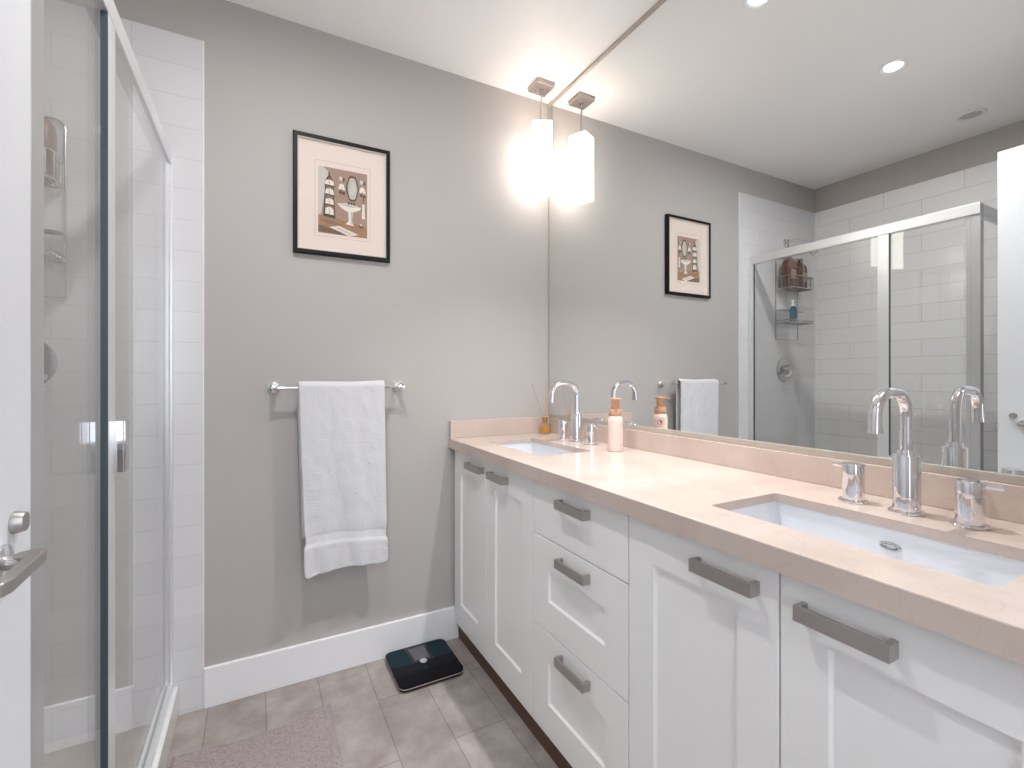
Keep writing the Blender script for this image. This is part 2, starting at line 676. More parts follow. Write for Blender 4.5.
d = obj('cabinet_door', shaker(YE+0.003, 0.488, ZB, ZT, (0.076, 0.09)), M['cab'], cr)
pull(d, 0.319, 0.450, 0.804)

# ------------------------------------------------------------ worktop with two cut-outs
SX0, SX1 = 0.864, 1.092
S1 = (1.405, 1.848)
S2 = (0.245, 0.698)
t = thing('worktop', 'long cream marble worktop with upstand covering all vanity cabinets', 'countertop', (1.02, 1.05, ZT))
bm = B()
edges = []


def loop(pts, z):
    vs = [bm.verts.new((x, y, z)) for x, y in pts]
    for i in range(len(vs)):
        edges.append(bm.edges.new((vs[i], vs[(i+1) % len(vs)])))


loop([(CF+0.02, YE), (X0-0.0005, YE), (X0-0.0005, Y0-0.001), (CF+0.02, Y0-0.001)], CT)
loop(rrect(SX0, SX1, *S1, 0.008), CT)
loop(rrect(SX0, SX1, *S2, 0.008), CT)
r = bmesh.ops.triangle_fill(bm, edges=edges, use_beauty=True)
fs = bm.faces[:]
ex = bmesh.ops.extrude_face_region(bm, geom=fs)
bmesh.ops.translate(bm, vec=(0, 0, -0.020), verts=[v for v in ex['geom'] if isinstance(v, bmesh.types.BMVert)])
obj('slab', bm, M['stone'], t)
bm = B()
pf = [(CF+0.02, CT), (CF+0.0024, CT), (CF+0.0007, CT-0.0007), (CF, CT-0.0024), (CF, 0.8572), (CF+0.02, 0.8572)]
a = [bm.verts.new((x, YE, z)) for x, z in pf]
b = [bm.verts.new((x, Y0-0.001, z)) for x, z in pf]
bm.faces.new(a)
bm.faces.new(b)
for i in range(6):
    bm.faces.new((a[i], a[(i+1) % 6], b[(i+1) % 6], b[i]))
obj('front_edge', bm, M['stone'], t)
obj('upstand', bx(X0-0.0182, X0-0.0005, YE, Y0-0.001, CT, 0.970, bev=0.0015), M['stone'], t)
obj('side_upstand', bx(CF+0.004, X0-0.0182, Y0-0.019, Y0-0.001, CT, 0.976, bev=0.0015), M['stone'], t)
obj('support_strip', bx(XF+0.022, XF+0.040, YE+0.003, Y0-0.002, 0.8502, 0.8788), M['gap'], t)


def sink(label, ys):
    cy = (ys[0]+ys[1])/2
    t = thing('sink', label, 'sink', ((SX0+SX1)/2, cy, 0.72), 'undermount sinks in the worktop')
    bm = B()
    rings = []
    for off, r, z in ((0.028, 0.03, 0.8788), (0.003, 0.012, 0.8788), (0.003, 0.012, 0.872), (-0.001, 0.022, 0.80),
                      (-0.014, 0.035, 0.748), (-0.026, 0.035, 0.733), (-0.060, 0.02, 0.727)):
        rings.append([bm.verts.new((x, y, z)) for x, y in
                      rrect(SX0-off, SX1+off, ys[0]-off, ys[1]+off, r, 6)])
    for off, r, z in ((-0.04, 0.03, 0.7215), (-0.015, 0.035, 0.728), (0.006, 0.03, 0.75), (0.012, 0.03, 0.870), (0.028, 0.03, 0.872)):
        rings.append([bm.verts.new((x, y, z)) for x, y in
                      rrect(SX0-off, SX1+off, ys[0]-off, ys[1]+off, r, 6)])
    inner, outer = rings[:7], rings[7:]
    for rr in (inner, outer):
        for a, b in zip(rr, rr[1:]):
            n = len(a)
            for i in range(n):
                bm.faces.new((a[i], a[(i+1) % n], b[(i+1) % n], b[i]))
    bm.faces.new(inner[-1])
    bm.faces.new(outer[0])
    a, b = inner[0], outer[-1]
    for i in range(len(a)):
        bm.faces.new((a[i], a[(i+1) % len(a)], b[(i+1) % len(a)], b[i]))
    obj('basin', bm, M['porcelain'], t, True)
    # oval overflow ring on the rear wall
    bm = B()
    tube(bm, [(SX1+0.0005, cy-0.007+0.0165*cos(a), 0.845+0.0065*sin(a)) for a in [2*pi*i/32 for i in range(32)]], 0.0022, 8, closed=True)
    tube(bm, [(SX1+0.0005, cy-0.007+0.0105*cos(a), 0.845+0.0035*sin(a)) for a in [2*pi*i/24 for i in range(24)]], 0.0012, 8, closed=True)
    obj('overflow_ring', bm, M['dull_chrome'], t, True)
    bm = B()
    lathe(bm, [(0, 0.727), (0.022, 0.727), (0.024, 0.730), (0.018, 0.7315), (0.0, 0.732)], ((SX0+SX1)/2, cy, 0))
    obj('drain', bm, M['chrome'], t, True)
    return t


sink('white rectangular undermount sink nearest the far wall, beside the reed diffuser', S1)
sink('white rectangular undermount sink at the right, showing its oval overflow ring', S2)


def faucet(label, x, y):
    t = thing('faucet', label, 'faucet', (x, y, CT), 'gooseneck faucets behind the sinks')
    bm = B()
    lathe(bm, [(0, 0.0002), (0.030, 0.0002), (0.031, 0.003), (0.029, 0.006), (0.0235, 0.007), (0.0235, 0.117), (0.0225, 0.119), (0.016, 0.119),
               (0.0155, 0.1215), (0.0155, 0.127), (0.0145, 0.129), (0.0, 0.129)], seg=40)
    obj('faucet_body', bm, M['chrome'], t, True, True)
    bm = B()
    pts = [(0, 0, 0.125), (0, 0, 0.16), (0, 0, 0.195)]
    pts += arc((-0.045, 0, 0.201), 0.045, 0, 90, 12)[1:]
    pts += [(-0.060, 0, 0.246)]
    pts += [(-0.078+0.045*cos(radians(a)), 0, 0.201+0.045*sin(radians(a))) for a in range(90, 186, 8)][0:]
    pts += [(-0.1235, 0, 0.185), (-0.124, 0, 0.178)]
    tube(bm, pts, 0.0112, 20)
    tube(bm, [(-0.1238, 0, 0.181), (-0.1243, 0, 0.170)], 0.0122, 20)
    obj('spout', bm, M['chrome'], t, True, True)
    for s in (1, -1):
        bm = B()
        lathe(bm, [(0, 0.0002), (0.028, 0.0002), (0.029, 0.003), (0.027, 0.0055), (0.0212, 0.006), (0.0212, 0.058), (0.0200, 0.0588), (0.0200, 0.0605),
                   (0.0212, 0.0613), (0.0212, 0.083), (0.020, 0.085), (0.0, 0.0855)], (0, s*0.098, 0), seg=36)
        v = obj('valve_handle', bm, M['chrome'], t, True, True)
        bm = B()
        tube(bm, [(0.003, s*0.112, 0.0755), (0.008, s*0.143, 0.0765)], 0.0042, 12)
        obj('valve_lever', bm, M['chrome'], v, True, True)
    return t


f0 = faucet('chrome gooseneck faucet with two lever valves behind the near sink at the right', 1.172, 0.470)
dup(f0, (1.186, 1.628, CT), 'chrome gooseneck faucet with two lever valves behind the far sink, left of the soap bottle')

# ------------------------------------------------------------ soap bottle
bxx, byy = 1.172, 1.366
t = thing('soap_dispenser', 'blush pink foaming soap bottle with bamboo pump beside the far faucet', 'soap bottle', (bxx, byy, CT+0.0005))
bm = B()
lathe(bm, [(0, 0), (0.0255, 0), (0.0275, 0.002), (0.0275, 0.112), (0.026, 0.121), (0.022, 0.128), (0.0205, 0.131), (0.0, 0.131)], seg=40)
sb = obj('bottle', bm, M['soap'], t, True, True)
bm = B()
lathe(bm, [(0, 0.131), (0.0215, 0.131), (0.0222, 0.133), (0.0222, 0.154), (0.021, 0.156), (0.013, 0.156), (0.013, 0.162), (0.0145, 0.164),
           (0.0150, 0.186), (0.0145, 0.188), (0.0, 0.188)], seg=36)
obj('pump_collar', bm, M['bamboo'], t, True, True)
bm = B()
ang = radians(-127)
lathe(bm, [(0, 0.188), (0.019, 0.188), (0.0205, 0.190), (0.0205, 0.194), (0.019, 0.196), (0.0, 0.1965)], seg=30)
u = Vector((cos(ang), sin(ang), 0))
n = Vector((-u.y, u.x, 0))
prism(bm, [tuple((u*a+n*b).to_2d()) for a, b in ((0.012, 0.008), (0.012, -0.008), (0.036, -0.005), (0.036, 0.005))], 0.1885, 0.1955)
obj('pump_head', bm, M['bamboo'], t, True, True)
# faint lettering towards the room, rose emblem towards the mirror: slim raised patches on the bottle
bm = B()


def patch(bm, a0, a1, z0, z1, r=0.0277, n=6):
    vs = []
    for k in range(n+1):
        a = radians(a0+(a1-a0)*k/n)
        vs.append((bm.verts.new((r*cos(a), r*sin(a), z0)), bm.verts.new((r*cos(a), r*sin(a), z1))))
    for p, q in zip(vs, vs[1:]):
        bm.faces.new((p[0], q[0], q[1], p[1]))


for k, (a, b) in enumerate(((230, 236), (239, 243), (246, 252), (232, 240), (243, 250), (231, 237), (240, 252))):
    z = 0.085-0.008*(0 if k < 3 else 1 if k < 5 else 2)
    patch(bm, a, b, z, z+0.0022, n=2)
obj('lettering', bm, M['print_text'], sb, False, True)
bm = B()
c = radians(-40)
vs = []
for k in range(20):
    a = 2*pi*k/20
    th = c+0.010*cos(a)/0.0278
    vs.append(bm.verts.new((0.0279*cos(th), 0.0279*sin(th), 0.098+0.010*sin(a))))
bm.faces.new(vs)
obj('emblem', bm, M['emblem'], sb, False, True)

# ------------------------------------------------------------ reed diffuser
dx, dy = 1.215, 1.925
t = thing('reed_diffuser', 'small clear reed diffuser with amber oil in the far worktop corner', 'diffuser', (dx, dy, CT+0.0005))


def rings_mesh(bm, spec, n=5, close=True):
    rg = [[bm.verts.new((x, y, z)) for x, y in rrect(-hw, hw, -hw, hw, r, n)] for hw, r, z in spec]
    for a, b in zip(rg, rg[1:]):
        for i in range(len(a)):
            bm.faces.new((a[i], a[(i+1) % len(a)], b[(i+1) % len(a)], b[i]))
    if close:
        bm.faces.new(rg[0])
        bm.faces.new(rg[-1])


bm = B()
rings_mesh(bm, [(0.022, 0.006, 0), (0.0235, 0.006, 0.003), (0.0235, 0.006, 0.045), (0.021, 0.008, 0.051), (0.010, 0.0095, 0.056), (0.010, 0.0095, 0.064)])
gb = obj('glass_bottle', bm, M['bottle_glass'], t, True, True)
bm = B()
rings_mesh(bm, [(0.017, 0.005, 0.007), (0.0185, 0.005, 0.010), (0.0185, 0.005, 0.036)])
obj('oil', bm, M['amber'], t, True, True)
bm = B()
lathe(bm, [(0.0115, 0.060), (0.0135, 0.060), (0.0135, 0.080), (0.0115, 0.080)], seg=24)
obj('gold_cap', bm, M['gold'], t, True, True)
for ex_, ey_ in ((-0.072, 0.022), (0.052, 0.012), (0.037, 0.035), (0.012, -0.030)):
    bm = B()
    L_ = 0.225
    e = Vector((ex_, ey_, 0.0))
    e.z = math.sqrt(L_*L_-e.length_squared)-0.0
    st = Vector((-ex_*0.12, -ey_*0.12, 0.040))
    tube(bm, [st, st+e*0.95], 0.0013, 8)
    obj('reed', bm, M['reed'], t, True, True)

# ------------------------------------------------------------ pendant lamp
px, py = 1.170, 1.885
t = thing('pendant_lamp', 'lit square white glass pendant on a thin stem by the mirror corner', 'lamp', (px, py, H-0.022), 'pendants over the vanity')
bm = B()
box(bm, px-0.048, px+0.048, py-0.048, py+0.048, H-0.008, H-0.0002, bev=0.001)
box(bm, px-0.046, px+0.046, py-0.046, py+0.046, H-0.022, H-0.008, bev=0.0015)
obj('canopy', bm, M['canopy'], t)
for s in (-1, 1):
    bm = B()
    lathe(bm, [(0, H-0.0255), (0.004, H-0.0255), (0.0045, H-0.022), (0, H-0.022)], (px+0.020*s, py-0.020*s, 0), seg=16)
    obj('canopy_screw', bm, M['dull_chrome'], t, True)
bm = B()
lathe(bm, [(0, H-0.044), (0.004, H-0.044), (0.008, H-0.034), (0.009, H-0.022), (0, H-0.022)], (px, py, 0), seg=20)
tube(bm, [(px, py, H-0.03), (px, py, 2.338)], 0.0045, 12)
obj('stem', bm, M['dull_chrome'], t, True)
RZ = Matrix.Translation((px, py, 0)) @ Matrix.Rotation(radians(-24), 4, 'Z')
bm = B()
q = B()
hw, zt, zb = 0.0440, 2.354, 2.040
# open-topped square glass tube with a closed bottom
box(q, -hw, hw, -hw, hw, zb, zb+0.006, bev=0.001)
for sx, sy in ((1, 0), (-1, 0), (0, 1), (0, -1)):
    if sx:
        a = sorted((sx*hw, sx*(hw-0.005)))
        box(q, a[0], a[1], -hw, hw, zb+0.006, zt, bev=0.001)
    else:
        a = sorted((sy*hw, sy*(hw-0.005)))
        box(q, -hw+0.005, hw-0.005, a[0], a[1], zb+0.006, zt, bev=0.001)
merge(bm, q, 0, RZ)
obj('shade', bm, M['shade'], t)
q = B()
box(q, -0.004, 0.004, -0.060, 0.060, 2.326, 2.330)
lathe(q, [(0, 2.320), (0.018, 2.320), (0.018, 2.340), (0, 2.340)], seg=24)
for s in (-1, 1):
    lathe(q, [(0, s*0.046), (0.005, s*0.046), (0.005, s*0.060), (0, s*0.060)], (0, 0, 2.328), 'y', 14)
bm = B()
merge(bm, q, 0, RZ)
obj('shade_holder', bm, M['dull_chrome'], t, True)

dup(t, (px, 0.19, H-0.022), 'added unseen white glass pendant lifting light over the right end of the worktop', 'pendants over the vanity')  # added second pendant, out of view, to brighten ceiling and worktop

# ------------------------------------------------------------ recessed downlights, ceiling vent, added hallway fill lamp


def downlight(label, x, y, watts, spread, R=0.055):
    t = thing('downlight', label, 'ceiling light', (x, y, H-0.006), 'recessed ceiling downlights')
    bm = B()
    lathe(bm, [(R*0.60, H-0.0002), (R, H-0.0002), (R, H-0.003), (R*0.92, H-0.0065), (R*0.68, H-0.0055), (R*0.60, H-0.003)], (x, y, 0), seg=40)
    # open ring: drop the two cap faces
    for f in [f for f in bm.faces if len(f.verts) > 8]:
        bm.faces.remove(f)
    obj('trim_ring', bm, M['white'], t, True)
    bm = B()
    lathe(bm, [(0, H-0.0045), (R*0.5, H-0.0045), (R*0.60, H-0.0015), (0, H-0.0008)], (x, y, 0), seg=32)
    obj('lamp_lens', bm, M['lens'], t, True)
    ld = bpy.data.lights.new('downlight_beam', 'AREA')
    ld.shape = 'DISK'
    ld.size = R*0.9
    ld.energy = watts
    ld.color = (1.0, 0.99, 0.98)
    ld.spread = radians(spread)
    lo = bpy.data.objects.new('downlight_beam', ld)
    C.objects.link(lo)
    lo.parent = t
    lo.location = (0, 0, -0.0008)


downlight('lit round recessed downlight above the middle of the floor, seen in the mirror', 0.112, 1.035, W_DOWN*1.35, 175)
downlight('lit round recessed downlight above the worktop between the sinks, cut by top of photo', 0.985, 1.075, W_DOWN*1.03, 88)
x, y = -0.699, 1.034
t = thing('ceiling_vent', 'small round unlit ceiling vent with pale rim above the shower', 'vent', (x, y, H-0.006))
bm = B()
lathe(bm, [(0.044, H-0.0002), (0.060, H-0.0002), (0.060, H-0.005), (0.056, H-0.009), (0.047, H-0.009), (0.044, H-0.004)], (x, y, 0), seg=40)
for f in [f for f in bm.faces if len(f.verts) > 8]:
    bm.faces.remove(f)
obj('rim', bm, M['white'], t, True)
bm = B()
lathe(bm, [(0, H-0.004), (0.0445, H-0.004), (0.0445, H-0.001), (0, H-0.001)], (x, y, 0), seg=36)
obj('grille', bm, M['grille'], t, True)
t = thing('added_hall_lamp', 'added round flush white fill lamp, unseen in the hallway behind the camera', 'lamp', (0.1, -0.8, H-0.06))
bm = B()
lathe(bm, [(0, H-0.06), (0.15, H-0.055), (0.20, H-0.035), (0.21, H-0.012), (0, H-0.012)], (0.1, -0.8, 0), seg=48)
obj('diffuser', bm, M['hall_fill'], t, True)
bm = B()
lathe(bm, [(0, H-0.012), (0.215, H-0.012), (0.215, H-0.0002), (0, H-0.0002)], (0.1, -0.8, 0), seg=48)
obj('base_plate', bm, M['white'], t, True)

# ------------------------------------------------------------ framed picture
PX0, PX1, PZ0, PZ1 = 0.118, 0.4865, 1.653, 2.1175
YF = Y0-0.022
t = thing('framed_picture', 'black framed drawing of an old washroom hanging above the towel rail', 'picture', ((PX0+PX1)/2, Y0, PZ0))
bm = B()
fw = 0.0155


def frame_ring(bm, x0, x1, z0, z1, wd, yb, yf, lip=0.002):
    o_ = [(x0, z0), (x1, z0), (x1, z1), (x0, z1)]
    i_ = [(x0+wd, z0+wd), (x1-wd, z0+wd), (x1-wd, z1-wd), (x0+wd, z1-wd)]
    oo = [(x0+lip, z0+lip), (x1-lip, z0+lip), (x1-lip, z1-lip), (x0+lip, z1-lip)]
    rows = [[(p[0], yb, p[1]) for p in i_], [(p[0], yb, p[1]) for p in o_], [(p[0], yf+lip, p[1]) for p in o_],
            [(p[0], yf, p[1]) for p in oo], [(p[0], yf+0.0005, p[1]) for p in i_]]
    vs = [[bm.verts.new(p) for p in r_] for r_ in rows]
    for k in range(len(vs)):
        a, b = vs[k], vs[(k+1) % len(vs)]
        for i in range(4):
            bm.faces.new((a[i], a[(i+1) % 4], b[(i+1) % 4], b[i]))


frame_ring(bm, PX0, PX1, PZ0, PZ1, fw, Y0-0.001, YF)
obj('frame', bm, M['black'], t)
bm = B()
frame_ring(bm, PX0+fw, PX1-fw, PZ0+fw, PZ1-fw, 0.004, Y0-0.006, YF+0.003, 0.001)
obj('inner_lip', bm, M['lip'], t)
MB = Y0-0.010
bm = B()
box(bm, PX0+fw, PX1-fw, MB, Y0-0.004, PZ0+fw, PZ1-fw)
obj('mat_board', bm, M['mat_board'], t)
# ruled line of the mat
bm = B()
lx0, lx1, lz0, lz1 = 0.196, 0.408, 1.728, 2.027
for a in ((lx0, lx1, lz0, lz0+0.0013), (lx0, lx1, lz1-0.0013, lz1), (lx0, lx0+0.0013, lz0, lz1), (lx1-0.0013, lx1, lz0, lz1)):
    box(bm, a[0], a[1], MB-0.0006, MB, a[2], a[3])
obj('ruled_line', bm, M['print_text'], t)
# the drawing: flat inked shapes, a few tenths of a millimetre proud of one another
ink = [mat('ink_'+nm, c, 0.85) for nm, c in (
    ('panelling', (170, 143, 127)), ('pale_wall', (205, 200, 192)), ('floorboard', (164, 126, 98)), ('dark', (82, 68, 60)),
    ('white', (232, 226, 216)), ('glass', (190, 190, 182)), ('mid', (140, 112, 96)), ('shadow', (118, 96, 84)))]
AX0, AX1, AZ0, AZ1 = 0.208, 0.395, 1.742, 2.004
bm = B()


def art(pts, mi, lvl):
    vs = [bm.verts.new((AX0+(AX1-AX0)*u_, MB-0.0004-0.00015*lvl, AZ0+(AZ1-AZ0)*v_)) for u_, v_ in pts]
    f = bm.faces.new(vs)
    f.material_index = mi


def rect(u0, u1, v0, v1, mi, lvl):
    art([(u0, v0), (u1, v0), (u1, v1), (u0, v1)], mi, lvl)


def oval(cu, cv, ru, rv, mi, lvl, n=20, wob=0.0):
    art([(cu+ru*cos(2*pi*k/n)*(1+wob*cos(12*pi*k/n)), cv+rv*sin(2*pi*k/n)*(1+wob*cos(12*pi*k/n))) for k in range(n)], mi, lvl)


rect(0, 1, 0, 1, 0, 0)
art([(0, 0.27), (0.06, 0.29), (0.14, 0.66), (0.20, 0.84), (0.20, 0.93), (0.10, 1), (0, 1)], 1, 1)
for k in range(11):
    rect(0.28+0.068*k, 0.285+0.068*k, 0.27, 1, 6, 1)
art([(0, 0), (1, 0), (1, 0.16), (0.36, 0.25), (0.12, 0.27), (0, 0.25)], 2, 2)
art([(0, 0.02), (0.55, 0), (0.45, 0.05), (0, 0.12)], 7, 3)
art([(0.02, 0.2), (0.3, 0.2), (0.5, 0.15), (0.2, 0.15)], 6, 3)
art([(0.22, 0.10), (0.42, 0.135), (0.82, 0.035), (0.62, 0.0)], 4, 4)
art([(0.30, 0.095), (0.42, 0.115), (0.72, 0.04), (0.62, 0.022)], 1, 5)
# tall shelf stand with rolled towels
art([(0.10, 0.26), (0.34, 0.235), (0.30, 0.80), (0.235, 0.88), (0.23, 0.93), (0.205, 0.93), (0.20, 0.88), (0.14, 0.80)], 3, 3)
art([(0.13, 0.30), (0.32, 0.275), (0.28, 0.78), (0.22, 0.85), (0.16, 0.78)], 6, 4)
for v, h_ in ((0.74, 0.09), (0.60, 0.10), (0.45, 0.10), (0.295, 0.13)):
    art([(0.135, v), (0.31, v-0.01), (0.30, v+h_*0.6), (0.24, v+h_*0.85), (0.15, v+h_*0.7)], 4, 5)
    art([(0.12, v-0.018), (0.325, v-0.03), (0.325, v-0.012), (0.12, v)], 3, 6)
    art([(0.215, v), (0.225, v), (0.22, v+h_*0.7), (0.212, v+h_*0.7)], 7, 6)
# wall lamps
for cu in (0.47, 0.90):
    art([(cu-0.07, 0.70), (cu+0.07, 0.69), (cu+0.04, 0.77), (cu, 0.79), (cu-0.05, 0.77)], 4, 3)
    oval(cu-0.03, 0.655, 0.03, 0.022, 3, 3, 10)
    oval(cu+0.04, 0.645, 0.03, 0.022, 3, 3, 10)
    oval(cu+0.04, 0.85, 0.022, 0.03, 3, 3, 10)
    oval(cu-0.02, 0.86, 0.04, 0.035, 1, 2, 10)
    rect(cu-0.008, cu+0.008, 0.62, 0.72, 7, 3)
# oval mirror
oval(0.69, 0.735, 0.125, 0.20, 3, 3, 32, 0.04)
oval(0.69, 0.735, 0.100, 0.172, 5, 4, 32, 0.04)
art([(0.63, 0.66), (0.70, 0.62), (0.76, 0.74), (0.72, 0.85), (0.66, 0.80)], 1, 5)
# pedestal washbasin
art([(0.38, 0.475), (0.60, 0.50), (0.87, 0.46), (0.84, 0.42), (0.72, 0.375), (0.58, 0.37), (0.47, 0.41)], 4, 5)
art([(0.42, 0.468), (0.60, 0.487), (0.82, 0.455), (0.62, 0.445)], 5, 6)
art([(0.60, 0.38), (0.70, 0.378), (0.68, 0.22), (0.72, 0.165), (0.55, 0.175), (0.615, 0.23)], 4, 5)
art([(0.655, 0.375), (0.69, 0.375), (0.675, 0.22), (0.69, 0.18), (0.655, 0.19)], 5, 6)
for cu in (0.61, 0.665, 0.72):
    oval(cu, 0.505, 0.022, 0.022, 3, 7, 10)
# hanging towel and basket
art([(0.885, 0.30), (0.955, 0.29), (0.945, 0.52), (0.90, 0.53)], 4, 4)
rect(0.915, 0.93, 0.52, 0.64, 3, 4)
oval(0.87, 0.185, 0.045, 0.035, 3, 5, 12)
oval(0.87, 0.195, 0.03, 0.02, 1, 6, 12)
obj('drawing', bm, ink, t)
bm = bx(PX0+fw, PX1-fw, YF+0.0045, YF+0.006, PZ0+fw, PZ1-fw)
obj('glazing', bm, M['pic_glass'], t)

# ------------------------------------------------------------ towel rail and towel
YB_, ZR = 1.932, 1.134
t = thing('towel_rail', 'chrome wall towel rail holding the white towel under the picture', 'towel rail', (0.287, Y0, ZR-0.02))
bm = B()
tube(bm, [(0.046, YB_, ZR), (0.528, YB_, ZR)], 0.0068, 16)
obj('bar', bm, M['chrome'], t, True)
for xx in (0.052, 0.522):
    bm = B()
    lathe(bm, [(0, Y0-0.0005), (0.0225, Y0-0.0005), (0.0225, Y0-0.007), (0.020, Y0-0.010), (0.011, Y0-0.012), (0.0095, YB_-0.004), (0.011, YB_-0.009), (0.0, YB_-0.011)],
          (xx, 0, ZR), 'y', 28)
    obj('bracket', bm, M['chrome'], t, True)

bm = B()
NX, front, back = 44, 110, 60
r_b = 0.0125
prof = []           # (s, y, z, side) from the front hem over the bar down to the back hem
zf, zbk = 0.425, 0.56
for i in range(front):
    prof.append(('f', YB_-r_b, zf+(ZR-zf)*i/front))
for i in range(13):
    a = pi-pi*i/12
    prof.append(('t', YB_+r_b*cos(a), ZR+r_b*sin(a)))
for i in range(1, back+1):
    prof.append(('b', YB_+r_b, ZR-(ZR-zbk)*i/back))
grid = []
for side, y, z in prof:
    row = []
    h_ = max(0, (ZR-z)/(ZR-zf))
    xl = 0.132+0.022*h_
    xr = 0.449+0.008*h_
    if side == 'f' and 0.535 < z < 0.578:
        xl += 0.004; xr -= 0.003
    if side == 'f' and z < 0.53:
        xl -= 0.003; xr += 0.004
    if side == 'b':
        xl -= 0.003; xr -= 0.004
    if side == 'f' and z < zf+0.016:
        q_ = 0.016-math.sqrt(max(0, 0.016**2-(zf+0.016-z)**2))
        xl += q_; xr -= q_
    for j in range(NX+1):
        f = j/NX
        x = xl+(xr-xl)*f
        yy, zz = y, z
        if side == 'f':
            yy -= 0.006*h_*sin(f*7.5+1.2+z*2)+0.006*h_+0.003*sin(f*17+z*6)*h_
            yy -= 0.002*noise.noise(Vector((x*30, z*22, 1)))+0.0012*noise.noise(Vector((x*160, z*160, 5)))
            if z < 0.53:
                yy -= 0.003+0.0025*sin(f*31)*min(1, (0.53-z)*30)
            if 0.535 < z < 0.578:
                yy += 0.0025
            # hem line is not level: lower at the left, curving up to the right
            zz += h_**3*(0.012*sin(f*pi*0.8)-0.010*(1-f)+0.004) + h_*0.012*(0.4-f)*(0 if z < 0.5 else 1)
            zz += 0.006*h_*sin(f*3.1+0.5)
            zz += 0.030*max(0, (0.60-abs(z-0.55)*2))*(0.45-f)*h_*0.6
        elif side == 'b':
            yy = min(Y0-0.018, yy+0.004*sin(f*6)*h_+0.002)
        else:
            zz += 0.002*sin(f*6+1)+0.004*f
        row.append(bm.verts.new((x, yy, zz)))
    grid.append(row)
for k, (a, b) in enumerate(zip(grid, grid[1:])):
    for j in range(NX):
        f = bm.faces.new((a[j], a[j+1], b[j+1], b[j]))
        zmid = prof[k][2]
        f.material_index = 1 if prof[k][0] == 'f' and 0.537 < zmid < 0.576 else 0
tw = obj('bath_towel', bm, [M['towel'], M['band']], None, True, auto=False)
tag(tw, 'white terry bath towel folded over the chrome rail on the far wall', 'towel')
rebase(tw)
m = tw.modifiers.new('thick', 'SOLIDIFY')
m.thickness = 0.010
m.offset = 1
m = tw.modifiers.new('round', 'SUBSURF')
m.levels = m.render_levels = 1

# ------------------------------------------------------------ bathroom scale
sx, sy, sw, sd = 0.591, 1.853, 0.129, 0.129
t = thing('bathroom_scale', 'flat blue-black glass bathroom scale on the floor by the baseboard', 'scale', (sx, sy, 0))
bm = B()
prism(bm, rrect(sx-sw+0.004, sx+sw-0.004, sy-sd+0.004, sy+sd-0.004, 0.024, 8), 0.004, 0.013)
obj('base', bm, M['scale_line'], t)
bm = B()
prism(bm, rrect(sx-sw+0.001, sx+sw-0.001, sy-sd+0.001, sy+sd-0.001, 0.027, 8), 0.013, 0.017)
obj('rim', bm, M['scale_base'], t)
bm = B()
prism(bm, rrect(sx-sw, sx+sw, sy-sd, sy+sd, 0.028, 8), 0.017, 0.023)
pl = obj('glass_platform', bm, M['scale'], t)
bevel_mod(pl, 0.0015)
bm = B()
pts = rrect(sx-sw+0.003, sx+sw-0.003, sy+0.004, sy+sd-0.003, 0.025, 8)
pts = [(x_, max(y_, sy+0.006) if abs(x_-sx) < sw-0.03 else y_) for x_, y_ in pts]
prism(bm, pts, 0.0230, 0.0234)
obj('upper_plate', bm, M['scale_teal'], t)
bm = B()
prism(bm, [(sx-0.046, sy+0.002), (sx+0.046, sy+0.002), (sx+0.042, sy+0.06), (sx+0.052, sy+sd-0.006), (sx-0.052, sy+sd-0.006), (sx-0.042, sy+0.06)], 0.0234, 0.0237)
prism(bm, [(sx-0.001, sy-0.055), (sx+0.001, sy-0.055), (sx+0.001, sy+0.002), (sx-0.001, sy+0.002)], 0.0234, 0.0236)
obj('seam', bm, M['scale_line'], t)
bm = B()
prism(bm, [(sx-0.034, sy+0.018), (sx+0.034, sy+0.018), (sx+0.030, sy+0.06), (sx+0.038, sy+0.110), (sx-0.038, sy+0.110), (sx-0.030, sy+0.06)], 0.0237, 0.0240)
obj('display', bm, M['scale_disp'], t)
bm = B()
lathe(bm, [(0, 0.0237), (0.0145, 0.0237), (0.0145, 0.0255), (0.012, 0.0262), (0, 0.0262)], (sx, sy+0.003, 0), seg=24)
obj('button', bm, M['silver'], t, True)
for ax in (-1, 1):
    for ay in (-1, 1):
        bm = B()
        lathe(bm, [(0, 0.0), (0.012, 0.0), (0.012, 0.004), (0, 0.004)], (sx+ax*0.095, sy+ay*0.095, 0), seg=16)
        obj('foot', bm, M['dark_cap'], t)

# ------------------------------------------------------------ rug
bm = B()
rx0, rx1, ry0, ry1 = -0.232, 0.226, 0.95, 1.79
nx, ny = 120, 210
g = []
for j in range(ny+1):
    row = []
    for i in range(nx+1):
        fx, fy = i/nx, j/ny
        x = rx0+(rx1-rx0)*fx
        y = ry0+(ry1-ry0)*fy
        # far edge bows towards the camera, right corner is pulled out and curls up
        y -= 0.030*fy**8*sin(pi*min(1, fx*1.02))+0.010*(1-fx)*fy**8
        e = min(fx*(rx1-rx0), (1-fx)*(rx1-rx0), fy*(ry1-ry0), (1-fy)*(ry1-ry0))
        edge = min(1, e/0.012)
        curl = max(0, 1-math.hypot((1-fx)*0.458, (1-fy)*0.84)/0.075)
        z = 0.001+0.008*edge**0.5+0.012*curl**1.5
        if 0 < i < nx and 0 < j < ny:
            z += random.uniform(-0.003, 0.003)+0.002*noise.noise(Vector((x*40, y*40, 0)))
        x += random.uniform(-0.0008, 0.0008)
        y += random.uniform(-0.0008, 0.0008)
        row.append(bm.verts.new((x, y, max(0.0006, z))))
    g.append(row)
for a, b in zip(g, g[1:]):
    for i in range(nx):
        bm.faces.new((a[i], a[i+1], b[i+1], b[i]))
